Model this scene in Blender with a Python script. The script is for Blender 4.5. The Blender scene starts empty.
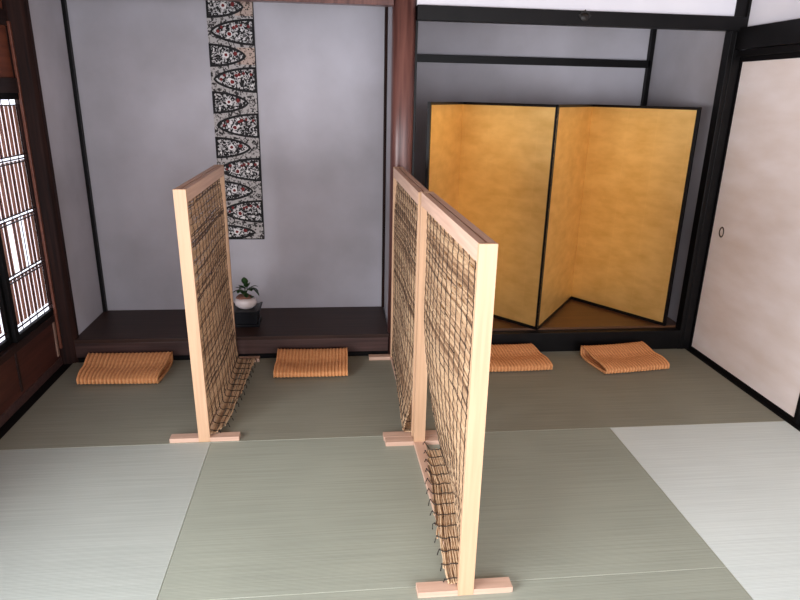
import bpy, bmesh, math, random
from mathutils import Vector, Matrix
random.seed(7)
sc = bpy.context.scene
C = sc.collection

# ------------------------------------------------------------------ camera
yaw, pit, rol = 0.112236, -0.318260, 0.021462
Fw = Vector((math.sin(yaw)*math.cos(pit), math.cos(yaw)*math.cos(pit), math.sin(pit)))
Rt = Vector((math.cos(yaw), -math.sin(yaw), 0)); Up = Rt.cross(Fw)
R2 = math.cos(rol)*Rt + math.sin(rol)*Up; U2 = -math.sin(rol)*Rt + math.cos(rol)*Up
cd = bpy.data.cameras.new('camera'); cam = bpy.data.objects.new('camera', cd); C.objects.link(cam)
m = Matrix((R2, U2, -Fw)).transposed().to_4x4(); m.translation = Vector((1.45128, -3.37315, 1.46074))
cam.matrix_world = m
cd.sensor_width = 36; cd.lens = 622.96/800*36; cd.clip_start = 0.05
sc.camera = cam

# ------------------------------------------------------------------ world, lights, exposure
w = bpy.data.worlds.new('world'); sc.world = w; w.use_nodes = True
bg = w.node_tree.nodes['Background']; bg.inputs[0].default_value = (0.86, 0.88, 1.0, 1); bg.inputs[1].default_value = 2.2
def area(name, loc, rot, sx, sy, power, col):
    l = bpy.data.lights.new(name, 'AREA'); l.shape = 'RECTANGLE'; l.size = sx; l.size_y = sy
    l.energy = power; l.color = col
    o = bpy.data.objects.new(name, l); o.location = loc; o.rotation_euler = rot; C.objects.link(o); return o
area('daylight_garden_doors', (2.35, -4.30, 1.0), (math.radians(90), 0, math.radians(6)), 2.4, 1.5, 55, (.97, 0.98, 1.0))
area('daylight_open_window', (-.14, -3.05, .98), (math.radians(88), 0, math.radians(-66)), 1.7, 1.1, 54, (.97, 0.98, 1.0)).data.spread = math.radians(125)  # added light at an unseen window assumed open, aimed at the door
sc.view_settings.view_transform = 'Standard'; sc.view_settings.look = 'None'
sc.view_settings.gamma = 1; sc.view_settings.use_curve_mapping = False
sc.view_settings.exposure = 0.0

# ------------------------------------------------------------------ materials
def lin(c):
    return tuple(((x/255)/12.92 if x/255 <= .04045 else ((x/255+.055)/1.055)**2.4) for x in c) + (1,)
def base(name, rough=0.6, metal=0.0):
    mt = bpy.data.materials.new(name); mt.use_nodes = True
    nt = mt.node_tree; p = nt.nodes['Principled BSDF']
    p.inputs['Roughness'].default_value = rough; p.inputs['Metallic'].default_value = metal
    return mt, nt, p
def noisy(name, c1, c2, scale=(1, 1, 1), nscale=5, rough=0.6, metal=0, detail=4, bump=0.0, bdist=0.002, lo=.3, hi=.7, spec=None):
    mt, nt, p = base(name, rough, metal)
    N = nt.nodes.new; L = nt.links.new
    tc = N('ShaderNodeTexCoord'); mp = N('ShaderNodeMapping'); mp.inputs['Scale'].default_value = scale
    L(tc.outputs['Object'], mp.inputs[0])
    nz = N('ShaderNodeTexNoise'); nz.inputs['Scale'].default_value = nscale; nz.inputs['Detail'].default_value = detail
    L(mp.outputs[0], nz.inputs['Vector'])
    cr = N('ShaderNodeValToRGB'); cr.color_ramp.elements[0].color = lin(c1); cr.color_ramp.elements[1].color = lin(c2)
    cr.color_ramp.elements[0].position = lo; cr.color_ramp.elements[1].position = hi
    L(nz.outputs['Fac'], cr.inputs[0]); L(cr.outputs[0], p.inputs['Base Color'])
    if spec is not None: p.inputs['Specular IOR Level'].default_value = spec
    if bump:
        b = N('ShaderNodeBump'); b.inputs['Strength'].default_value = bump; b.inputs['Distance'].default_value = bdist
        L(nz.outputs['Fac'], b.inputs['Height']); L(b.outputs[0], p.inputs['Normal'])
    return mt
def tatami_mat_material(name, c1, c2, edge=False):
    # rush weave: fine ribs along the short side plus long streaks of slightly different rushes
    mt, nt, p = base(name, 0.62); N = nt.nodes.new; L = nt.links.new
    tc = N('ShaderNodeTexCoord')
    mp = N('ShaderNodeMapping'); mp.inputs['Scale'].default_value = (2.2, 160, 1); L(tc.outputs['Object'], mp.inputs[0])
    nz = N('ShaderNodeTexNoise'); nz.inputs['Scale'].default_value = 1.0; nz.inputs['Detail'].default_value = 3
    L(mp.outputs[0], nz.inputs['Vector'])
    n2 = N('ShaderNodeTexNoise'); n2.inputs['Scale'].default_value = 2.5; L(tc.outputs['Object'], n2.inputs['Vector'])
    ad = N('ShaderNodeMix'); ad.inputs[0].default_value = .35
    L(nz.outputs['Fac'], ad.inputs[2]); L(n2.outputs['Fac'], ad.inputs[3])
    cr = N('ShaderNodeValToRGB'); cr.color_ramp.elements[0].color = lin(c1); cr.color_ramp.elements[1].color = lin(c2)
    cr.color_ramp.elements[0].position = .38; cr.color_ramp.elements[1].position = .62
    L(ad.outputs[0], cr.inputs[0]); L(cr.outputs[0], p.inputs['Base Color'])
    wv = N('ShaderNodeTexWave'); wv.bands_direction = 'Y'; wv.inputs['Scale'].default_value = 55; L(tc.outputs['Object'], wv.inputs['Vector'])
    b = N('ShaderNodeBump'); b.inputs['Strength'].default_value = .25; b.inputs['Distance'].default_value = .001
    L(wv.outputs['Fac'], b.inputs['Height']); L(b.outputs[0], p.inputs['Normal'])
    p.inputs['Specular IOR Level'].default_value = .45
    return mt

M = {}
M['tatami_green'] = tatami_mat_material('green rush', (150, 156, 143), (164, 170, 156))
M['tatami_pale'] = tatami_mat_material('pale rush', (170, 177, 170), (184, 191, 184))  # lighter base colour stands in for the sheen of the turned weave
M['tatami_palest'] = tatami_mat_material('palest rush', (208, 218, 215), (220, 230, 227))  # same painted sheen, lightened further for the brighter light on the right mat
M['tatami_dark'] = tatami_mat_material('dark rush', (133, 133, 119), (147, 147, 132))  # darker olive rush, partly standing in for light falling off towards the back
M['tatami_edge'] = noisy('rush fold', (198, 203, 188), (215, 218, 204), nscale=40)  # lighter ring paints in the light caught by the mat edges
M['plaster'] = noisy('grey plaster', (164, 160, 165), (196, 193, 201), nscale=1.7, rough=.9, detail=6, bump=.1, bdist=.003)
M['plaster_white'] = noisy('white plaster', (226, 224, 232), (236, 234, 240), nscale=3, rough=.9)
M['lacquer'] = noisy('black stained wood', (9, 8, 9), (16, 14, 15), scale=(1, 1, 1), nscale=12, rough=.42, bump=.05, spec=.2)
M['black_wood'] = noisy('matt black wood', (9, 8, 9), (15, 13, 14), nscale=12, rough=.6, spec=.15)
M['brown_x'] = noisy('dark brown wood x', (52, 36, 34), (86, 62, 58), scale=(1.2, 30, 30), nscale=2, rough=.38, bump=.1)
M['brown_y'] = noisy('dark brown wood y', (28, 18, 17), (50, 32, 29), scale=(30, 1.2, 30), nscale=2, rough=.5, bump=.1, spec=.25)
M['brown_z'] = noisy('dark brown wood z', (26, 15, 14), (50, 28, 23), scale=(30, 30, 1.2), nscale=2, rough=.6, bump=.1, spec=.12)
M['pillar'] = noisy('red brown pillar', (70, 40, 38), (122, 80, 72), scale=(30, 30, 1.5), nscale=1.6, rough=.33, bump=.12)
M['redwood'] = noisy('red brown board', (96, 50, 36), (124, 70, 50), scale=(20, 1.2, 20), nscale=2, rough=.45)
M['wainscot'] = noisy('wainscot', (58, 30, 25), (82, 45, 36), scale=(20, 1.2, 20), nscale=2, rough=.5, spec=.3)
M['worn'] = noisy('worn strip', (120, 92, 80), (150, 118, 102), scale=(20, 20, 2), nscale=3)
M['boards'] = noisy('alcove boards', (74, 48, 32), (98, 66, 44), scale=(1, 26, 1), nscale=2, rough=.32, bump=.05)
M['boards_left'] = noisy('tokonoma board', (48, 32, 28), (64, 45, 38), scale=(1, 26, 1), nscale=2, rough=.45, bump=.05, spec=.25)
M['slat'] = noisy('brown slat', (196, 140, 120), (218, 164, 142), scale=(30, 30, 2), nscale=2, rough=.6)
M['muntin'] = noisy('thin dark muntin', (48, 26, 24), (66, 38, 34), nscale=10, rough=.5)
M['pine_x'] = noisy('pale pine x', (196, 160, 140), (216, 182, 160), scale=(1.5, 40, 40), nscale=2, rough=.5, bump=.06)
M['pine_y'] = noisy('pale pine y', (206, 168, 146), (224, 188, 166), scale=(40, 1.5, 40), nscale=2, rough=.5, bump=.06)
M['pine_z'] = noisy('pale pine z', (196, 157, 124), (212, 173, 139), scale=(40, 40, 1.5), nscale=2, rough=.5, bump=.06)
M['knot'] = noisy('knot', (120, 70, 40), (150, 95, 60), nscale=40)
REED = [noisy('reed %s' % k, a, b, scale=(1, 6, 1), nscale=9, rough=.7) for k, a, b in
        (('tan', (178, 146, 114), (208, 175, 140)), ('straw', (198, 167, 132), (224, 194, 158)), ('brown', (128, 98, 72), (168, 134, 102)), ('dark', (84, 60, 44), (120, 92, 68)))]
M['string'] = noisy('black cord', (26, 20, 18), (42, 34, 30), nscale=40, rough=.8)
M['paper'] = noisy('door paper', (232, 217, 209), (248, 238, 236), scale=(1, 1, 3), nscale=2.5, rough=.75, detail=6)
M['metal'] = noisy('dark bronze', (20, 17, 16), (34, 29, 26), nscale=30, rough=.45, metal=.2)
M['metal_rim'] = noisy('worn bronze rim', (70, 60, 50), (100, 88, 74), nscale=30, rough=.4, metal=.8)
M['pot'] = noisy('white glaze', (196, 184, 184), (226, 214, 212), nscale=9, rough=.3)
M['soil'] = noisy('brown root and soil', (96, 62, 52), (146, 98, 82), nscale=60, rough=.9, bump=.5)
M['leaf'] = noisy('dark leaf', (22, 42, 22), (46, 74, 36), nscale=20, rough=.4)
M['stem'] = noisy('green stem', (52, 74, 40), (80, 100, 56), nscale=20)
M['stand'] = noisy('blue black lacquer', (8, 8, 12), (13, 13, 20), nscale=20, rough=.35, spec=.25)
M['ceiling'] = noisy('ceiling boards', (120, 90, 66), (150, 116, 86), scale=(1, 30, 1), nscale=2)

def gold_mat():
    mt, nt, p = base('gold leaf', .42, .55); N = nt.nodes.new; L = nt.links.new
    tc = N('ShaderNodeTexCoord')
    mp = N('ShaderNodeMapping'); mp.inputs['Scale'].default_value = (5, 5, 11); L(tc.outputs['Object'], mp.inputs[0])
    nz = N('ShaderNodeTexNoise'); nz.inputs['Scale'].default_value = 1.6; nz.inputs['Detail'].default_value = 5; L(mp.outputs[0], nz.inputs['Vector'])
    br = N('ShaderNodeTexBrick'); br.inputs['Scale'].default_value = 9.2; br.offset = 0; br.inputs['Mortar Size'].default_value = .012
    br.inputs['Brick Width'].default_value = 1; br.inputs['Row Height'].default_value = 1
    sx = N('ShaderNodeSeparateXYZ'); cb = N('ShaderNodeCombineXYZ'); L(tc.outputs['Object'], sx.inputs[0])
    L(sx.outputs[0], cb.inputs[0]); L(sx.outputs[2], cb.inputs[1]); L(cb.outputs[0], br.inputs['Vector'])
    br.inputs['Color1'].default_value = (.48, .48, .48, 1); br.inputs['Color2'].default_value = (.56, .56, .56, 1); br.inputs['Mortar'].default_value = (.62, .62, .62, 1)
    ad = N('ShaderNodeMix'); ad.inputs[0].default_value = .4; L(nz.outputs['Fac'], ad.inputs[2]); L(br.outputs['Color'], ad.inputs[3])
    cr = N('ShaderNodeValToRGB'); cr.color_ramp.elements[0].color = lin((218, 173, 98)); cr.color_ramp.elements[1].color = lin((236, 194, 120))
    cr.color_ramp.elements[0].position = .38; cr.color_ramp.elements[1].position = .62
    L(ad.outputs[0], cr.inputs[0]); L(cr.outputs[0], p.inputs['Base Color'])
    return mt
M['gold'] = gold_mat()
def rib_mat():
    mt, nt, p = base('orange ribbed knit', .85); N = nt.nodes.new; L = nt.links.new
    uv = N('ShaderNodeUVMap'); sx = N('ShaderNodeSeparateXYZ'); L(uv.outputs[0], sx.inputs[0])
    nz = N('ShaderNodeTexNoise'); nz.inputs['Scale'].default_value = 60
    mp = N('ShaderNodeMapping'); mp.inputs['Scale'].default_value = (1, 1, 1); L(uv.outputs[0], mp.inputs[0]); L(mp.outputs[0], nz.inputs['Vector'])
    wv = N('ShaderNodeMath'); wv.operation = 'MULTIPLY'; wv.inputs[1].default_value = 2*math.pi*21; L(sx.outputs[0], wv.inputs[0])
    sn = N('ShaderNodeMath'); sn.operation = 'COSINE'; L(wv.outputs[0], sn.inputs[0])
    w2 = N('ShaderNodeMath'); w2.operation = 'MULTIPLY'; w2.inputs[1].default_value = 2*math.pi*60; L(sx.outputs[1], w2.inputs[0])
    s2 = N('ShaderNodeMath'); s2.operation = 'COSINE'; L(w2.outputs[0], s2.inputs[0])
    ml = N('ShaderNodeMath'); ml.operation = 'MULTIPLY_ADD'; L(s2.outputs[0], ml.inputs[0]); ml.inputs[1].default_value = .3; L(sn.outputs[0], ml.inputs[2])
    m3 = N('ShaderNodeMath'); m3.operation = 'MULTIPLY_ADD'; L(ml.outputs[0], m3.inputs[0]); m3.inputs[1].default_value = .2; L(nz.outputs['Fac'], m3.inputs[2])
    cr = N('ShaderNodeValToRGB'); cr.color_ramp.elements[0].color = lin((204, 132, 80)); cr.color_ramp.elements[1].color = lin((238, 172, 116))
    cr.color_ramp.elements[0].position = .25; cr.color_ramp.elements[1].position = .75
    L(m3.outputs[0], cr.inputs[0]); L(cr.outputs[0], p.inputs['Base Color'])
    b = N('ShaderNodeBump'); b.inputs['Strength'].default_value = .5; b.inputs['Distance'].default_value = .003
    L(ml.outputs[0], b.inputs['Height']); L(b.outputs[0], p.inputs['Normal'])
    return mt
M['rib'] = rib_mat()
def speck_mat(name, c_dark, c_light, scale, lo, hi):
    mt, nt, p = base(name, .85); N = nt.nodes.new; L = nt.links.new
    tc = N('ShaderNodeTexCoord'); nz = N('ShaderNodeTexNoise'); nz.inputs['Scale'].default_value = scale; nz.inputs['Detail'].default_value = 2
    nz.inputs['Distortion'].default_value = 1.2; L(tc.outputs['Object'], nz.inputs['Vector'])
    cr = N('ShaderNodeValToRGB'); cr.color_ramp.interpolation = 'LINEAR'
    cr.color_ramp.elements[0].color = lin(c_dark); cr.color_ramp.elements[1].color = lin(c_light)
    cr.color_ramp.elements[0].position = lo; cr.color_ramp.elements[1].position = hi
    L(nz.outputs['Fac'], cr.inputs[0]); L(cr.outputs[0], p.inputs['Base Color']); return mt
CL = [speck_mat('cloth ground', (48, 44, 44), (178, 172, 170), 50, .42, .50),
      speck_mat('fish print', (16, 14, 16), (200, 196, 196), 62, .49, .56),
      noisy('print black', (14, 12, 14), (24, 22, 24), nscale=30, rough=.85),
      noisy('print red', (96, 22, 26), (124, 34, 34), nscale=30, rough=.85),
      noisy('print white', (214, 210, 210), (226, 222, 220), nscale=30, rough=.85),
      speck_mat('peach cloth ground', (80, 60, 54), (186, 164, 152), 45, .38, .46)]
def glass_mat():
    mt = bpy.data.materials.new('window glass'); mt.use_nodes = True; nt = mt.node_tree; nt.nodes.clear(); N = nt.nodes.new; L = nt.links.new
    o = N('ShaderNodeOutputMaterial'); mx = N('ShaderNodeMixShader'); t = N('ShaderNodeBsdfTransparent'); g = N('ShaderNodeBsdfGlossy')
    g.inputs['Roughness'].default_value = .03; mx.inputs[0].default_value = .06
    L(t.outputs[0], mx.inputs[1]); L(g.outputs[0], mx.inputs[2]); L(mx.outputs[0], o.inputs[0]); return mt
M['glass'] = glass_mat()

# ------------------------------------------------------------------ helpers
class MB:
    def __init__(s): s.bm = bmesh.new()
    def box(s, x0, x1, y0, y1, z0, z1, mi=0):
        v = [s.bm.verts.new(p) for p in ((x0,y0,z0),(x1,y0,z0),(x1,y1,z0),(x0,y1,z0),(x0,y0,z1),(x1,y0,z1),(x1,y1,z1),(x0,y1,z1))]
        for f in ((0,3,2,1),(4,5,6,7),(0,1,5,4),(1,2,6,5),(2,3,7,6),(3,0,4,7)):
            s.bm.faces.new([v[i] for i in f]).material_index = mi
        return s
    def prism(s, pts, axis, a, b, mi=0):   # polygon in the two other axes extruded along axis from a to b
        def P(p, t): return {'x': (t, p[0], p[1]), 'y': (p[0], t, p[1]), 'z': (p[0], p[1], t)}[axis]
        lo = [s.bm.verts.new(P(p, a)) for p in pts]; hi = [s.bm.verts.new(P(p, b)) for p in pts]; n = len(pts)
        s.bm.faces.new(lo[::-1]).material_index = mi; s.bm.faces.new(hi).material_index = mi
        for i in range(n): s.bm.faces.new((lo[i], lo[(i+1) % n], hi[(i+1) % n], hi[i])).material_index = mi
        return s
    def tube(s, pts, r, n=4, mi=0, rx=None, caps=True):
        rings = []
        for i, p in enumerate(pts):
            p = Vector(p); d = Vector(pts[min(i+1, len(pts)-1)]) - Vector(pts[max(i-1, 0)]); d.normalize()
            u = d.cross(Vector((0, 0, 1)) if abs(d.z) < .9 else Vector((0, 1, 0))).normalized(); v = d.cross(u)
            rr = r[i] if isinstance(r, (list, tuple)) else r
            rings.append([s.bm.verts.new(p + rr*(math.cos(2*math.pi*k/n)*u + math.sin(2*math.pi*k/n)*v)) for k in range(n)])
        for a, b in zip(rings, rings[1:]):
            for k in range(n): s.bm.faces.new((a[k], a[(k+1) % n], b[(k+1) % n], b[k])).material_index = mi
        if caps: s.bm.faces.new(rings[0][::-1]).material_index = mi; s.bm.faces.new(rings[-1]).material_index = mi
        return s
    def lathe(s, prof, c, n=24, sx=1, sy=1, mi=0):
        rings = []
        for r, z in prof: rings.append([s.bm.verts.new((c[0]+sx*r*math.cos(2*math.pi*k/n), c[1]+sy*r*math.sin(2*math.pi*k/n), c[2]+z)) for k in range(n)])
        for a, b in zip(rings, rings[1:]):
            for k in range(n): s.bm.faces.new((a[k], a[(k+1) % n], b[(k+1) % n], b[k])).material_index = mi
        s.bm.faces.new(rings[0][::-1]).material_index = mi; s.bm.faces.new(rings[-1]).material_index = mi
        return s
    def build(s, name, mats, parent=None, bevel=0, smooth=False, origin=None):
        bmesh.ops.recalc_face_normals(s.bm, faces=s.bm.faces)
        if origin is None and parent is None:
            vs = [v.co for v in s.bm.verts]
            origin = Vector(((min(v.x for v in vs)+max(v.x for v in vs))/2, (min(v.y for v in vs)+max(v.y for v in vs))/2, min(v.z for v in vs)))
        if parent is not None:
            origin = parent.matrix_world.translation if parent.parent is None and False else WORLD[parent.name]
        off = Vector(origin)
        bmesh.ops.translate(s.bm, verts=s.bm.verts, vec=-off)
        me = bpy.data.meshes.new(name); s.bm.to_mesh(me); s.bm.free()
        for mt in (mats if isinstance(mats, (list, tuple)) else [mats]): me.materials.append(mt)
        if smooth:
            for p in me.polygons: p.use_smooth = True
        o = bpy.data.objects.new(name, me); C.objects.link(o)
        if parent is not None: o.parent = parent
        else: o.location = off
        WORLD[o.name] = off
        if bevel:
            b = o.modifiers.new('bevel', 'BEVEL'); b.width = bevel; b.segments = 2; b.limit_method = 'ANGLE'
        return o
WORLD = {}
def thing(name, loc, label, cat, group=None):
    o = bpy.data.objects.new(name, None); C.objects.link(o); o.location = loc; o.empty_display_size = .1
    WORLD[o.name] = Vector(loc); return tag(o, label, cat, group)
def tag(o, label, cat, group=None):
    o['label'] = label; o['category'] = cat
    if group: o['group'] = group
    return o
def struct(o, label=None):
    o['kind'] = 'structure'
    if label: o['label'] = label
    return o

# ------------------------------------------------------------------ floor, tatami
MW = .91
XR = 3.617
ys = 1.0
struct(MB().box(-.3, 4.0, -4.6, 1.1, -.12, -.056).build('floor', M['black_wood']), 'floor under the tatami and the alcoves')
struct(MB().box(.0, 3.64, -4.5, -3.645, -.056, -.002).build('floor', M['brown_x']), 'wooden veranda boards behind the camera')
tat = []
def tatami(x0, x1, y0, y1, mat, label):
    g = .0012
    b = MB(); b.box(x0+g, x1-g, y0+g, y1-g, -.055, 0)
    top = [f for f in b.bm.faces if all(abs(v.co.z) < 1e-6 for v in f.verts)]
    bmesh.ops.inset_region(b.bm, faces=top, thickness=.0032, depth=0)
    for f in b.bm.faces: f.material_index = 1
    for f in top: f.material_index = 0
    o = b.build('tatami_mat', [mat, M['tatami_edge']])
    tag(o, label, 'tatami mat', 'tatami mats covering the floor'); return o
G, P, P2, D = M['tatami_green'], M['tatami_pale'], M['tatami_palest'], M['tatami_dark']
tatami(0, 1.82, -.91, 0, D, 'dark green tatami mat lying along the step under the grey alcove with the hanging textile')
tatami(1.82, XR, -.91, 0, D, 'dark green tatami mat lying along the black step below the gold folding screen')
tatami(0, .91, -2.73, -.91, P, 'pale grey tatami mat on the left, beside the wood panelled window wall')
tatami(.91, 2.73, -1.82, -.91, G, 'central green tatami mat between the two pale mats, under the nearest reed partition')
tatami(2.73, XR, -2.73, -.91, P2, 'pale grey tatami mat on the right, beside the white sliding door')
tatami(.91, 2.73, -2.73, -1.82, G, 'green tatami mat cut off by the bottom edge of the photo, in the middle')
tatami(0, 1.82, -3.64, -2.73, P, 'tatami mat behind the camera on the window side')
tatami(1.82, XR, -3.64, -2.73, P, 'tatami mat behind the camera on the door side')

# ------------------------------------------------------------------ shell
H = 2.42
struct(MB().box(-.3, 4.0, -4.6, 1.1, H, H+.06).build('ceiling', M['ceiling']), 'boarded ceiling')
# left alcove (tokonoma)
struct(MB().box(-.02, 1.80, .5, .56, .1, H).build('wall_back', M['plaster']), 'grey plaster back wall of the left alcove')
struct(MB().box(-.05, .02, .05, .5, .1, H).build('wall_alcove_left', M['plaster']), 'grey plaster side wall of the left alcove')
struct(MB().box(1.782, 1.87, .05, 1.0, .0, H).build('wall_alcove_middle', M['plaster']), 'grey plaster wall between the two alcoves')
struct(MB().box(1.86, 3.66, .93, 1.0, -.05, H).build('wall_back_right', M['plaster']), 'grey plaster back wall of the right alcove')
struct(MB().box(3.605, 3.68, .055, .93, -.05, H).build('wall_alcove_right', M['plaster']), 'grey plaster side wall of the right alcove')
T = []
def trim(mb, mat, label, bevel=.002):
    o = mb.build('trim_%d' % (len(T)+1), mat, bevel=bevel); T.append(o); return struct(o, label)
trim(MB().box(.002, .040, .472, .5, .135, H), M['lacquer'], 'dark post in the left corner of the left alcove')
trim(MB().box(1.765, 1.79, .478, .5, .135, H), M['brown_z'], 'dark post in the right corner of the left alcove')
# platforms
trim(MB().box(-.02, 1.775, .0, .5, .112, .135), M['boards_left'], 'dark wooden board of the left alcove', .003)
trim(MB().box(.0, 1.768, .002, .05, .028, .113), M['brown_x'], 'brown step face of the left alcove')
trim(MB().box(.0, 1.768, .008, .05, -.05, .03), M['black_wood'], 'black strip under the brown step')
trim(MB().box(1.87, 3.60, .055, .93, .10, .133), M['boards'], 'brown boards of the right alcove', .001)
trim(MB().box(1.88, 3.568, .0, .056, -.05, .120), M['lacquer'], 'black step of the right alcove')
# round pillar between the alcoves
n = 20; prof = []
pb = MB(); pts = [(1.826+.060*math.copysign(abs(math.cos(a))**.8, math.cos(a)), .045+.055*math.copysign(abs(math.sin(a))**.8, math.sin(a))) for a in [2*math.pi*k/28 for k in range(28)]]
pb.prism(pts, 'z', -.05, H)
pl = trim(pb, M['pillar'], 'rounded red brown pillar between the alcoves', 0)
for f in pl.data.polygons: f.use_smooth = abs(f.normal.z) < .5
trim(MB().box(1.884, 1.897, .03, .09, .11, 1.83), M['lacquer'], 'black strip beside the pillar')
# left front post with chamfer
trim(MB().prism([(-.075, -.02), (-.040, -.02), (.016, -.004), (.032, .014), (.032, .05), (-.075, .05)], 'z', -.05, H), M['brown_z'], 'dark brown post at the left end of the alcove', .004)
trim(MB().box(-.046, -.034, -.034, -.02, .10, 1.75), M['redwood'], 'red brown strip on the left post')
# lintels
trim(MB().box(.03, 1.77, .0, .06, 1.880, 1.95), M['pillar'], 'brown lintel over the left alcove')
struct(MB().box(.03, 1.77, .01, .05, 1.95, H).build('wall_above_left_alcove', M['plaster_white']), 'white plaster above the left alcove')
bm_ = trim(MB().box(1.886, 3.628, -.02, .04, 1.817, 1.886), M['lacquer'], 'black beam over the right alcove')
struct(MB().box(1.886, 3.66, .0, .035, 1.886, H).build('wall_above_right_alcove', M['plaster_white']), 'white plaster above the black beam')
# nail cover on the beam
nb = MB()
nb.lathe([(.004, 0), (.018, .002), (.022, .006), (.014, .010), (.004, .012)], (0, 0, 0), 16)
for v in nb.bm.verts: v.co = Vector((2.745+v.co.x, -.020-v.co.z, 1.855+v.co.y*.9))
for k in range(5):
    a = math.radians(90+(k-2)*38); cx, cz = 2.745+.022*math.cos(a), 1.857+.02*math.sin(a)
    nb.prism([(cx-.011*math.sin(a), cz+.011*math.cos(a)), (cx+.011*math.sin(a), cz-.011*math.cos(a)), (cx+.014*math.cos(a), cz+.014*math.sin(a))], 'y', -.026, -.019)
o = nb.build('nail_cover', M['metal'], bm_); o['label'] = 'small dark metal flower shaped nail cover'
# bars on the right alcove back wall
trim(MB().box(1.87, 3.59, .895, .93, 1.665, 1.712), M['lacquer'], 'black rail across the right alcove wall')
trim(MB().box(3.575, 3.605, .895, .93, .13, H), M['lacquer'], 'black corner post of the right alcove')
# right post
trim(MB().box(3.566, 3.64, -.005, .055, -.05, H).box(3.590, 3.598, -.010, -.004, .0, 1.81), M['lacquer'], 'black post at the right end of the alcove')

# ------------------------------------------------------------------ left wall (x = -0.05)
XL = -.05
yn = -4.45
trim(MB().box(-.12, 0, yn, .0, -.05, -.001), M['black_wood'], 'black sill strip along the left wall', 0)
struct(MB().box(-.085, XL-.004, yn, -.02, 0, .27).build('wall_left', M['wainscot']), 'red brown wainscot boards under the windows')
o = MB().box(-.10, XL+.004, yn, -.02, 0, .045).build('baseboard_left', M['brown_x'], bevel=.003); struct(o, 'dark baseboard of the left wall')
trim(MB().box(-.11, XL+.006, yn, -.02, .262, .300), M['brown_y'], 'dark sill under the windows')
trim(MB().box(-.11, XL+.010, yn, -.02, 1.432, 1.50), M['brown_y'], 'dark lintel over the windows')
trim(MB().box(-.11, XL+.004, yn, -.02, 1.73, 1.80), M['brown_y'], 'dark upper rail on the left wall')
for k in range(7):
    yy = -.10-.455*k*1.0
    if k == 0: trim(MB().box(-.062, XL+.002, -.055, -.035, .06, .262), M['worn'], 'pale worn strip on the wainscot')
    trim(MB().box(-.066, XL+.001, yy-.38, yy-.36, .06, .262), M['brown_y'], 'thin batten on the wainscot')
struct(MB().box(-.085, XL-.010, yn, -.02, 1.50, 1.73).box(-.085, XL-.010, yn, -.02, 1.80, H).build('wall_left', M['redwood']), 'red brown board over the windows')
def sash(i, y1):
    y0 = y1-.462; z0, z1 = .300, 1.432; fr = .030; dx = -.022*(i % 2)
    xa, xb = XL-.018+dx, XL+.002+dx
    f = MB()
    f.box(xa, xb, y0, y0+.032, z0, z1).box(xa, xb, y1-.032, y1, z0, z1).box(xa, xb, y0+.032, y1-.032, z0, z0+fr).box(xa, xb, y0+.032, y1-.032, z1-fr, z1)
    w_ = f.build('window_%d' % (i+1), M['black_wood'], bevel=.0015); struct(w_, 'black framed sliding lattice window')
    ya, yb = y0+.032, y1-.032; za, zb = z0+fr, z1-fr
    L_ = zb-za
    m1 = MB()
    rows = [za+.020, za+L_*.25-.006, za+L_*.5-.006, za+L_*.75-.006, zb-.020]
    hs = []
    for k, z in enumerate(rows):
        if k in (0, 4): hs += [z + (.006 if k == 0 else -.006)]
        else: hs += [z-.016, z+.000, z+.016]
    for z in hs: m1.box(XL-.012+dx, XL-.006+dx, ya, yb, z-.0028, z+.0028)
    nv = 10
    for k in range(1, nv+1):
        if k % 2: continue
        y = ya+(yb-ya)*(k-.1)/nv
        m1.box(XL-.0150+dx, XL-.0125+dx, y-.0025, y+.0025, za, zb)
    m1.build('muntin_lattice', M['muntin'], w_)
    m2 = MB()
    for k in range(nv):
        for s_ in range(4):
            if s_ == 1 and k in (3, 6): continue
            y = ya+(yb-ya)*(k+.52)/nv
            m2.box(XL-.026+dx, XL-.0245+dx, y-.0158, y+.0152, rows[s_]+.010, rows[s_+1]-.010)
    m2.build('slat_panel', M['slat'], w_)
    MB().box(XL-.0222+dx, XL-.0202+dx, ya, yb, za, zb).build('glass_pane', M['glass'], w_)
for i in range(4): sash(i, .018-.447*i)

# ------------------------------------------------------------------ right wall (x = 3.64)
XD = 3.645
trim(MB().box(3.617, 3.72, yn, .0, -.05, .002), M['black_wood'], 'black sill under the sliding doors', 0)
def fusuma(i, y0, y1, x):
    d = MB().box(x+.003, x+.022, y0+.018, y1-.018, .020, 1.667).build('door_%d' % i, M['paper']); struct(d, 'white papered sliding door')
    fr = MB().box(x-.003, x+.026, y0, y0+.02, .0025, 1.69).box(x-.003, x+.026, y1-.02, y1, .0025, 1.69)
    fr.box(x-.003, x+.026, y0+.02, y1-.02, .0025, .024).box(x-.003, x+.026, y0+.02, y1-.02, 1.664, 1.69)
    fo = fr.build('door_frame', M['black_wood'], d)
    return d
d1 = fusuma(1, -.945, .0, XD)
fusuma(2, -1.87, -.925, XD+.034)
fusuma(3, -2.80, -1.85, XD)
fusuma(4, -3.73, -2.78, XD+.034)
hb = MB()
for rr, a, mi in ((1.0, 0, 0),): pass
ring = []
for r, xx in ((.001, .001), (.70, .001), (.78, -.003), (.92, -.0045), (1.0, -.002), (1.0, .004)):
    ring.append([hb.bm.verts.new((XD+.003+xx, -.108+.021*r*math.cos(2*math.pi*k/28), .757+.031*r*math.sin(2*math.pi*k/28))) for k in range(28)])
for j, (a, b) in enumerate(zip(ring, ring[1:])):
    for k in range(28): hb.bm.faces.new((a[k], a[(k+1) % 28], b[(k+1) % 28], b[k])).material_index = 1 if j in (1, 2) else 0
o = hb.build('door_handle', [M['metal'], M['metal_rim']], d1, smooth=True); o['label'] = 'oval dark metal finger pull'
trim(MB().box(3.615, 3.74, yn, .0, 1.69, 1.722), M['black_wood'], 'black door head rail')
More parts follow.
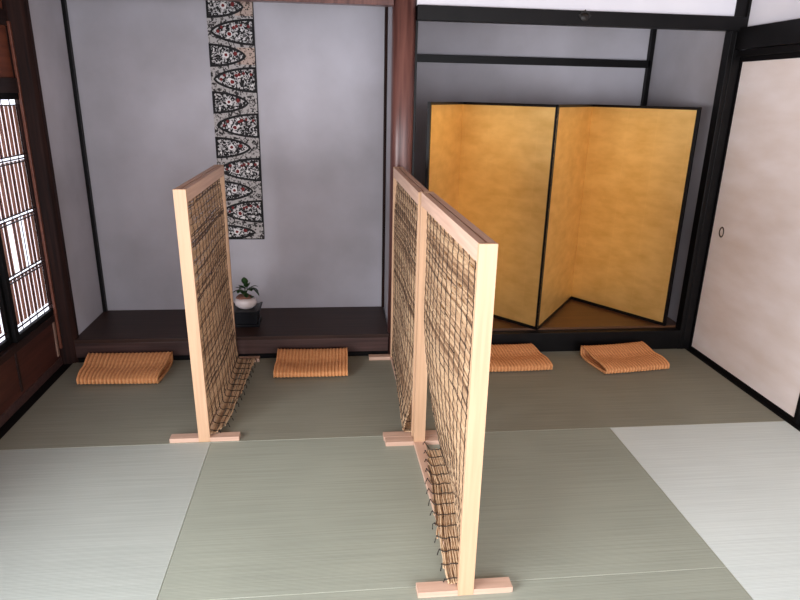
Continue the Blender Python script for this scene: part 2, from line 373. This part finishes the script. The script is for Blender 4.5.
trim(MB().box(3.600, 3.70, yn, .0, 1.725, 1.832), M['lacquer'], 'black beam above the sliding doors')
struct(MB().box(3.64, 3.70, yn, .0, 1.832, H).build('wall_right', M['plaster_white']), 'white plaster above the sliding doors')
trim(MB().box(3.628, 3.642, -.018, .0, 1.83, H), M['lacquer'], 'thin black post above the right beam')
# rear: veranda doors stand open to the garden
trim(MB().box(-.12, 3.74, -4.55, -4.48, 2.15, H), M['brown_x'], 'lintel of the veranda opening behind the camera')
trim(MB().box(-.12, 0, -4.58, -4.48, -.05, H), M['brown_z'], 'post of the veranda opening')
trim(MB().box(3.64, 3.76, -4.58, -4.48, -.05, H), M['brown_z'], 'post of the veranda opening')

# ------------------------------------------------------------------ hanging textile
def textile():
    b = MB(); x0, x1 = .774, 1.030; y = .494; z0, z1 = .592, 2.20; W = x1-x0
    shear = lambda z: .0 # hangs plumb
    b.box(x0, x1, y, y+.004, z0, z1, 0)
    def shape(cz, h, side, ap, off, mi, grow=0.0):
        # a pointed oval whose open end is cut by the cloth edge
        L_ = ap*W if side > 0 else ap*W
        pts = []
        N_ = 22
        for k in range(N_+1):
            u = k/N_; hh = h*(1-(1-u)**2)**.62
            pts.append((L_*(1-u), hh))
        top = [(p[0]+grow*(1 if i else 1), p[1]+grow) if 0 else p for i, p in enumerate(pts)]
        poly = [(p[0], p[1]) for p in top] + [(p[0], -p[1]) for p in top[::-1][:-1]]
        # top runs apex -> edge, bottom edge -> apex
        out = []
        for px, pz in poly:
            X = x0+px if side > 0 else x1-px
            out.append((X, min(max(cz+pz, z0+.001), z1-.001)))
        return out
    def fill(poly, yo, mi):
        vs = [b.bm.verts.new((p[0], yo, p[1])) for p in poly]
        try: b.bm.faces.new(vs).material_index = mi
        except Exception: pass
    def ribbon(poly, yo, wdt, mi):
        n_ = len(poly)
        c = Vector((sum(p[0] for p in poly)/n_, sum(p[1] for p in poly)/n_))
        A = []; Bv = []
        for i, p in enumerate(poly):
            p = Vector(p); q = Vector(poly[(i+1) % n_]); r_ = Vector(poly[i-1]); d = (q-r_)
            if d.length < 1e-6: d = Vector((1, 0))
            d.normalize(); nn = Vector((-d.y, d.x))
            if nn.dot(c-p) < 0: nn = -nn
            a_ = p; b_ = p+nn*wdt
            cl = lambda v: (min(max(v[0], x0), x1), min(max(v[1], z0), z1))
            A.append(b.bm.verts.new((cl(a_)[0], yo, cl(a_)[1]))); Bv.append(b.bm.verts.new((cl(b_)[0], yo, cl(b_)[1])))
        for i in range(n_):
            j = (i+1) % n_
            try: b.bm.faces.new((A[i], A[j], Bv[j], Bv[i])).material_index = mi
            except Exception: pass
    def dot(x, z, r, yo, mi):
        if z-r < z0 or x-r < x0 or x+r > x1: return
        vs = [b.bm.verts.new((x+r*math.cos(2*math.pi*k/10)*random.uniform(.8, 1.1), yo, z+r*math.sin(2*math.pi*k/10)*random.uniform(.8, 1.1))) for k in range(10)]
        b.bm.faces.new(vs).material_index = mi
    rnd = random.Random(3)
    for k in range(7):
        zA = .633+.2545*k; zB = .763+.2535*k
        if zA < z1-.05:
            h = .062 if k else .050
            if k >= 4: # peach ground around the upper fish
                fill([(x0+.6*W, zA-.045), (x1-.003, zA-.045), (x1-.003, zA+.045), (x0+.6*W, zA+.045)], y-.0004, 5)
            s = shape(zA, h, 1, .80, 0, 1); fill(s, y-.001, 1); ribbon(s, y-.0016, .0125, 2)
            dot(x0+.36*W, zA+.004, .019, y-.0014, 4); dot(x0+.36*W, zA+.004, .0095, y-.0018, 3)
            dot(x0+.56*W, zA+.012, .012, y-.0014, 3)
            for t in range(9): dot(x0+rnd.uniform(.05, .6)*W, zA+rnd.uniform(-.038, .038), rnd.uniform(.003, .007), y-.0012, rnd.choice((2, 4, 4)))
            for t in range(4): dot(x0+rnd.uniform(.84, .97)*W, zA+rnd.uniform(-.04, .04), .004, y-.0012, 2)
        if zB < z1-.07:
            s = shape(zB, .070, -1, .95, 0, 1); fill(s, y-.001, 1); ribbon(s, y-.0016, .0125, 2)
            dot(x0+.46*W, zB-.012, .012, y-.0018, 3); dot(x0+.46*W, zB-.012, .017, y-.0014, 4)
            for (u, dz) in ((.62, .028), (.72, .034), (.30, .022), (.88, .030), (.22, .0), (.56, .022)):
                dot(x0+u*W, zB+dz, rnd.uniform(.007, .011), y-.0018, 3)
            for t in range(14): dot(x0+rnd.uniform(.3, .95)*W, zB+rnd.uniform(-.05, .045), rnd.uniform(.004, .011), y-.0012, rnd.choice((2, 2, 4, 4)))
    b.box(x1-.004, x1+.001, y-.002, y+.004, z0, z1, 2); b.box(x0, x1, y-.002, y+.004, z0-.003, z0+.003, 2)
    return b
o = textile().build('wall_hanging', CL)
# recalc flips flat faces freely; make no difference to shading
tag(o, 'long black, white and red textile printed with fish shapes hanging on the grey alcove wall', 'wall hanging')

# ------------------------------------------------------------------ stand and plant
st = thing('display_stand', (.930, .225, .135), 'low black lacquered stand with upturned corners on the left alcove board', 'stand')
b = MB().box(.848, 1.012, .150, .300, .135, .150).box(.858, 1.002, .158, .292, .150, .222)
b.build('base', M['stand'], st, bevel=.002)
b = MB().box(.842, 1.018, .143, .307, .222, .234)
for sx in (0, 1):
    xa = .842 if sx == 0 else 1.018; sg = -1 if sx == 0 else 1
    b.prism([(xa-sg*.002, .224), (xa-sg*.018, .2335), (xa-sg*.008, .240), (xa+sg*.002, .244), (xa+sg*.004, .236)], 'y', .143, .307)
b.build('stand_top', M['stand'], st, bevel=.002)
b = MB().box(.876, .984, .154, .158, .160, .212); o = b.build('front_panel', M['stand'], st, bevel=.001)
pt = thing('potted_plant', (.932, .222, .2342), 'small leafy plant in a round white pot on the black stand', 'plant')
b = MB().lathe([(.030, .0), (.040, .001), (.060, .018), (.066, .036), (.060, .054), (.048, .064), (.043, .063)], (.932, .222, .2345), 28, 1, .8)
b.build('pot', M['pot'], pt, smooth=True)
b = MB().lathe([(.040, .050), (.048, .062), (.040, .074), (.022, .080), (.004, .082)], (.925, .222, .2345), 18, 1.05, .8)
for v in b.bm.verts: v.co += Vector((random.uniform(-.003, .003), random.uniform(-.003, .003), random.uniform(-.003, .003)))
b.build('soil', M['soil'], pt, smooth=True)
stems = [((.930, .222, .31), (.931, .22, .34), (.936, .216, .385)), ((.934, .222, .31), (.945, .218, .345), (.965, .208, .365)), ((.928, .222, .31), (.918, .218, .34), (.90, .208, .356))]
for s_ in stems: MB().tube(s_, [.004, .0035, .002], 6).build('stem', M['stem'], pt, smooth=True)
def leaf(base_, d, L_, wd, droop):
    L_ *= 1.12; wd *= 1.15
    b = MB(); base_ = Vector(base_); d = Vector(d).normalized(); side = d.cross(Vector((0, .35, 1))).normalized(); nrm = side.cross(d)
    rows = []
    for k in range(8):
        u = k/7; hw = 1.5*wd*math.sin(math.pi*(u*.92+.04))**.8*(1-.25*u)
        c = base_+d*L_*u-Vector((0, 0, droop*u*u))
        rows.append([b.bm.verts.new(c+side*hw*s_+nrm*(.25*hw*abs(s_))) for s_ in (-1, -.5, 0, .5, 1)])
    for a, c in zip(rows, rows[1:]):
        for k in range(4): b.bm.faces.new((a[k], a[k+1], c[k+1], c[k]))
    o = b.build('leaf', M['leaf'], pt, smooth=True); s_ = o.modifiers.new('solid', 'SOLIDIFY'); s_.thickness = .0008
for a in [((.936, .216, .378), (-.05, -.3, 1), .048, .013, 0), ((.934, .215, .358), (-.6, -.6, .35), .050, .013, .008), ((.905, .208, .352), (-1, -.4, -.15), .050, .012, .014),
          ((.918, .212, .350), (-.8, .1, .4), .040, .012, .006), ((.94, .214, .352), (.5, -.7, .25), .046, .015, .010), ((.958, .208, .362), (1, -.3, .1), .052, .015, .022),
          ((.965, .208, .364), (.8, .3, .3), .045, .014, .016), ((.975, .205, .360), (.9, -.5, -.5), .048, .014, .016), ((.93, .21, .345), (0, -.9, .0), .040, .013, .012),
          ((.945, .22, .355), (.3, .4, .6), .040, .013, .004), ((.970, .206, .300), (.1, -.5, .7), .018, .009, .0), ((.932, .212, .330), (.3, -.8, -.3), .036, .012, .006), ((.922, .210, .36), (-.5, -.5, .7), .034, .012, .004), ((.95, .207, .358), (.6, -.8, .1), .040, .013, .010), ((.915, .206, .348), (-.4, -.9, .1), .038, .013, .010), ((.94, .21, .366), (.35, -.5, .8), .036, .012, .003)]:
    leaf(*a)

# ------------------------------------------------------------------ gold folding screen
A = [(1.972, .012), (2.245, .50), (2.666, .012), (3.098, .600), (3.487, .040)]
Z0, Z1 = .1335, 1.428
gs = thing('folding_screen', (2.70, .25, .1335), 'four panel gold leaf folding screen with black frame standing in the right alcove', 'folding screen')
def panel(i):
    a, c = Vector(A[i]), Vector(A[i+1]); L_ = (c-a).length
    e = bpy.data.objects.new('screen_panel', None)
    d = (c-a).normalized(); nn = Vector((d.y, -d.x)); 
    if nn.y > 0: nn = -nn
    th = .018
    def P3(s_, t, z): p = a+d*s_-nn*t; return (p.x, p.y, z)
    def slab(b, s0, s1, t0, t1, za, zb):
        pts = [P3(s0, t0, 0)[:2], P3(s1, t0, 0)[:2], P3(s1, t1, 0)[:2], P3(s0, t1, 0)[:2]]; b.prism(pts, 'z', za, zb)
    e0 = .004
    f0 = -.004 if i in (1, 3) else e0; f1 = L_+.004 if i in (0, 2) else L_-e0   # gold runs unbroken over the inner folds
    b = MB(); slab(b, f0, f1, .002, th-.002, Z0+.014, Z1-.012)
    pn = b.build('screen_panel', M['gold'], gs)
    fw = .018; outer = [0, 0]
    b = MB()
    if i in (0, 2): slab(b, e0 if i else 0, fw, 0, th, Z0, Z1)      # frame only on the outer sides of each pair
    if i in (1, 3): slab(b, L_-fw, L_-(e0 if i == 1 else 0), 0, th, Z0, Z1)
    slab(b, f0, f1, .0, th, Z0, Z0+.020); slab(b, f0, f1, .0, th, Z1-.015, Z1)
    b.build('black_frame', M['lacquer'], pn, bevel=.001)
for i in range(4): panel(i)

# ------------------------------------------------------------------ reed partitions
def lerp(a, b, t): return a+(b-a)*t
def curve(pts, y):
    if y <= pts[0][0]: return pts[0][1]
    for (a, va), (b, vb) in zip(pts, pts[1:]):
        if y <= b: return lerp(va, vb, (y-a)/(b-a))
    return pts[-1][1]
def partition(xn, xf, yn_, yf, crease, edge, label, seed, zdrift=.62, floor_z=.03, gapfar=.0, off=.0, HT=1.10, loose=True, lean=0.0):
    rnd = random.Random(seed)
    root = thing('partition_screen', ((xn+xf)/2, (yn_+yf)/2, 0), label, 'partition screen', 'reed partition screens')
    w2 = .0245
    ang = math.atan2(xf-xn, yf-yn_)
    X = lambda y: lerp(xn, xf, (y-yn_)/(yf-yn_))
    def sk(b, x0, x1, y0, y1, z0, z1):  # box sheared to follow the screen's slight angle
        v = []
        for z in (z0, z1):
            for (xx, yy) in ((x0, y0), (x1, y0), (x1, y1), (x0, y1)): v.append(b.bm.verts.new((X(yy)+xx+lean*z*(1 if yy < (yn_+yf)/2 else .4), yy, z)))
        for f in ((0,3,2,1),(4,5,6,7),(0,1,5,4),(1,2,6,5),(2,3,7,6),(3,0,4,7)): b.bm.faces.new([v[i] for i in f])
    yb = yf+.020     # back face of the far post
    b = MB(); sk(b, -w2, w2, yn_, yn_+.018, 0, HT); b.build('post', M['pine_z'], root, bevel=.0012)
    b = MB(); sk(b, -w2, w2, yf, yb, 0, HT); b.build('post', M['pine_z'], root, bevel=.0012)
    b = MB(); sk(b, -w2, -.003, yn_+.018, yf, HT-.052, HT-.001); b.build('top_rail', M['pine_y'], root, bevel=.0012)
    b = MB(); sk(b, .003, w2, yn_+.018, yf, HT-.052, HT-.001); b.build('top_rail', M['pine_y'], root, bevel=.0012)
    b = MB(); sk(b, -w2, w2, yn_+.018, yf, .001, .019); b.build('bottom_rail', M['pine_y'], root, bevel=.0012)
    for yy in (yn_, yf):
        b = MB()
        for s_ in (-1, 1):
            x0_, x1_ = (-.148, -w2-.0003) if s_ < 0 else (w2+.0003, .148)
            sk(b, x0_, x1_, yy+.001, yy+.044, 0, .020)
        if yy == yn_: sk(b, -w2, w2, yy+.0185, yy+.044, 0, .0005)
        b.build('foot', M['pine_x'], root, bevel=.0012)
    # reed blind
    y0, y1 = yn_+.020, yf-.004
    zt = HT-.012
    nseg = 16; pitch = .0058
    nh = int((zt-floor_z)/pitch)
    def prof(y, s_):          # s_ = distance down the blind from the top
        drop = zt-floor_z-.012
        xc = X(y)+off*min(1, s_*5)+lean*.7*max(0, zt-s_); cr = curve(crease, y); ed = curve(edge, y)
        if s_ <= drop:
            z = zt-s_; t = max(0, min(1, (zdrift-z)/(zdrift-floor_z))); x = xc+(cr-xc)*t**1.7
            x += .004*math.sin(9*y+3*z+seed)*min(1, s_*4)*min(1, max(0, (z-.05)*6))
            return x, z
        u = s_-drop; sgn = 1 if ed > cr else -1; r_ = .012
        if u < r_*1.57:
            a = u/r_; return cr+sgn*r_*(1-math.cos(a)), floor_z+.012-r_*math.sin(a)
        u -= r_*1.57; flat = max(.0, abs(ed-cr)-r_)
        return cr+sgn*(r_+u), floor_z-.003*min(1, u/.05)
    def row(s_, jit, r_, mi, b, ya, yb_):
        pts = []; ph = rnd.uniform(0, 6)
        for k in range(nseg+1):
            y = lerp(ya, yb_, k/nseg)
            ss = s_+jit*.6*math.sin(ph+y*rnd.uniform(6, 9))+rnd.uniform(-1, 1)*jit*.45
            x, z = prof(y, max(0, ss)); pts.append((x+rnd.uniform(-1, 1)*.0018, y, max(z, .0215 if abs(x-X(y)) < .03 else r_)))
        b.tube(pts, [r_*rnd.uniform(.8, 1.15) for _ in pts], 4, mi)
    b = MB(); s_ = .0
    maxflap = max(abs(curve(edge, y)-curve(crease, y)) for y in (y0, (y0+y1)/2, y1))
    total = zt-floor_z-.012+.012*.57+maxflap
    drop = zt-floor_z-.012
    def gapy(z): return gapfar*max(0, min(1, (.65-z)/.6))**1.3
    while s_ < total:
        z = zt-s_
        mi = rnd.choices((0, 1, 2, 3), (4, 4, 3, 1))[0]
        ya, yb_ = y0+rnd.uniform(0, .006), y1-rnd.uniform(0, .010)-gapy(max(z, .0))
        if s_ > drop+.012:
            # on the flap the rows end where the slanting edge of the blind is reached
            u = s_-drop-.012*.57
            ok = [y0+(y1-y0)*k/60 for k in range(61) if abs(curve(edge, y0+(y1-y0)*k/60)-curve(crease, y0+(y1-y0)*k/60)) >= u-.001]
            if len(ok) < 4: break
            ya = max(ya, min(ok)); yb_ = min(yb_, max(ok))
            if yb_-ya < .08: break
        row(s_, .0046, rnd.uniform(.0031, .0042), mi, b, ya, yb_)
        s_ += pitch
    blind = b.build('reed_blind', REED, root, smooth=False)
    ns = 13
    for k in range(ns):
        y = lerp(y0+.018, y1-.022, k/(ns-1))
        yy = y
        fl = abs(curve(edge, y)-curve(crease, y)); tot = drop+.012*.57+fl
        for side in (-1, 1):
            b = MB(); pts = []; q_ = 0; i = 0
            while q_ < tot:
                x, z = prof(y, q_); x2, z2 = prof(y, q_+.004); tx, tz = x2-x, z2-z; ln = math.hypot(tx, tz) or 1
                nx, nz = tz/ln, -tx/ln
                o_ = (.0035+.0028*abs(math.sin(i*.9)))*side
                yo = y+.0022*math.sin(i*1.7+k)-(gapy(z) if k == ns-1 else gapy(z)*k/ns)*.9
                pts.append((x+nx*o_, yo, max(z+nz*o_, .0225 if abs(x-X(y)) < .03 else .002)))
                q_ += .011; i += 1
            if side == 1 and loose:      # loose knotted end of the cord
                x, z = prof(y, tot); sg = 1 if curve(edge, y) > curve(crease, y) else -1
                pts += [(x+sg*.006, y, max(.004, z+.004)), (x+sg*rnd.uniform(.008, .012), y+rnd.uniform(-.006, .006), max(.003, z-.004)), (x+sg*rnd.uniform(.010, .015), y+rnd.uniform(-.008, .008), max(.002, z-.018))]
            b.tube(pts, [.0019 if k_ > len(pts)-14 else .0012 for k_ in range(len(pts))], 4)
            if side == 1:
                px = pts[-3 if loose else -1]; b.lathe([(.0008, -.003), (.0032, -.001), (.0032, .001), (.0008, .003)], px, 6)
            b.build('binding_cord', M['string'], blind)
    return root
s1 = partition(.883, .880, -.905, -.055, [(-.905, .895), (-.6, .912), (-.09, .915)], [(-.905, .918), (-.80, .964), (-.5, .984), (-.34, .996), (-.09, 1.006)],
    'leftmost pale wooden reed partition, its blind spilling to the right, in front of the plant', 11, zdrift=.6, off=.011, lean=-.011)
s2 = partition(1.813, 1.800, -.953, -.070, [(-.95, 1.752), (-.71, 1.763), (-.44, 1.776), (-.14, 1.785), (-.07, 1.786)], [(-.95, 1.800), (-.5, 1.828), (-.07, 1.850)],
    'middle pale wooden reed partition, farther of the two standing in line with another', 22, zdrift=.42, off=-.009, loose=False)
s3 = partition(1.844, 1.818, -1.868, -1.000, [(-1.85, 1.850), (-1.64, 1.867), (-1.5, 1.886), (-1.32, 1.902), (-1.09, 1.900), (-1.0, 1.905)], [(-1.85, 1.789), (-1.69, 1.796), (-1.53, 1.802), (-1.32, 1.812), (-1.09, 1.836), (-1.0, 1.845)],
    'nearest and largest pale wooden reed partition, standing on the central tatami mat', 33, zdrift=.66, gapfar=.075, HT=1.108)

# ------------------------------------------------------------------ ribbed cushions
def cushion(FL, FR, BR, BL, label, seed, sag=.012, hb=.088, hf=.050):
    rnd = random.Random(seed)
    nu, nv = 21*8, 56; b = MB(); uvl = b.bm.loops.layers.uv.new('UVMap')
    th = .013
    def sect(v, inner):
        # closed loop around the x axis: front pinched, back wide. v 0..1 -> (depth t 0=front..1=back, z)
        a = 2*math.pi*v
        t = .5-.5*math.cos(a)
        ct, st_ = math.cos(a), math.sin(a)
        h = lerp(hf, hb, t**1.3)
        e = abs(st_)**.42
        zc = h/2
        z = zc+math.copysign(e, st_)*h/2
        tt = .5-.5*math.copysign(abs(ct)**.62, ct)
        return tt, z
    grid = []
    for shell in (0, 1):
        G_ = []
        for i in range(nu+1):
            u = i/nu; rib = .0020*math.cos(2*math.pi*21*u) if not shell else 0
            F_ = Vector(FL).lerp(Vector(FR), u); B_ = Vector(BL).lerp(Vector(BR), u)
            rr = []
            for j in range(nv):
                tt, z = sect(j/nv, 0)
                h = lerp(hf, hb, tt**1.3); zc = h/2
                if shell:
                    tt = .5+(tt-.5)*(1-2*th/.27); z = zc+(z-zc)*(1-2*th/h)
                    # the two layers lie on each other near the front
                    k_ = max(0, 1-tt/.35); z = zc+(z-zc)*(1-.6*k_)
                else:
                    tt = .5+(tt-.5)*(1+rib/.135); z = zc+(z-zc)*(1+rib*.9/(h/2))
                top = max(0, (z/h))
                sg = sag*math.sin(math.pi*u)**.6*top*(.4+.6*math.sin(math.pi*min(1, tt*1.0)))
                dip = .010*top*math.exp(-((tt-.48)/.16)**2)
                zz = z-sg-dip+.0022
                p = F_.lerp(B_, tt)
                wob = .003*math.sin(seed+5*tt+3*u)
                rr.append(b.bm.verts.new((p.x+wob*(u-.5), p.y+wob, max(.0008, zz))))
            G_.append(rr)
        grid.append(G_)
    def quad(vs, uv):
        f = b.bm.faces.new(vs)
        for l, q_ in zip(f.loops, uv): l[uvl].uv = q_
    for s_ in (0, 1):
        for i in range(nu):
            for j in range(nv):
                k = (j+1) % nv; q = [(i/nu, j/nv), ((i+1)/nu, j/nv), ((i+1)/nu, (j+1)/nv), (i/nu, (j+1)/nv)]
                quad([grid[s_][i][j], grid[s_][i+1][j], grid[s_][i+1][k], grid[s_][i][k]], q)
    for i in (0, nu):
        for j in range(nv):
            k = (j+1) % nv
            quad([grid[0][i][j], grid[0][i][k], grid[1][i][k], grid[1][i][j]], [(i/nu, j/nv)]*4)
    o = b.build('floor_cushion', M['rib'], smooth=True)
    return tag(o, label, 'cushion', 'orange ribbed floor cushions')
cushion((.137, -.315), (.540, -.325), (.553, -.045), (.106, -.035), 'orange ribbed folded cushion beside the dark post, far left of the four', 1)
cushion((1.130, -.295), (1.524, -.293), (1.527, -.040), (1.135, -.035), 'orange ribbed folded cushion with a creased top, between the left and middle reed partitions', 2, sag=.016)
cushion((2.265, -.292), (2.668, -.285), (2.612, -.035), (2.235, -.040), 'orange ribbed folded cushion half hidden behind the nearest reed partition', 3, sag=.010)
cushion((2.953, -.357), (3.342, -.315), (3.298, -.040), (2.905, -.090), 'orange ribbed folded cushion turned slightly, nearest to the white sliding door', 4, sag=.014)
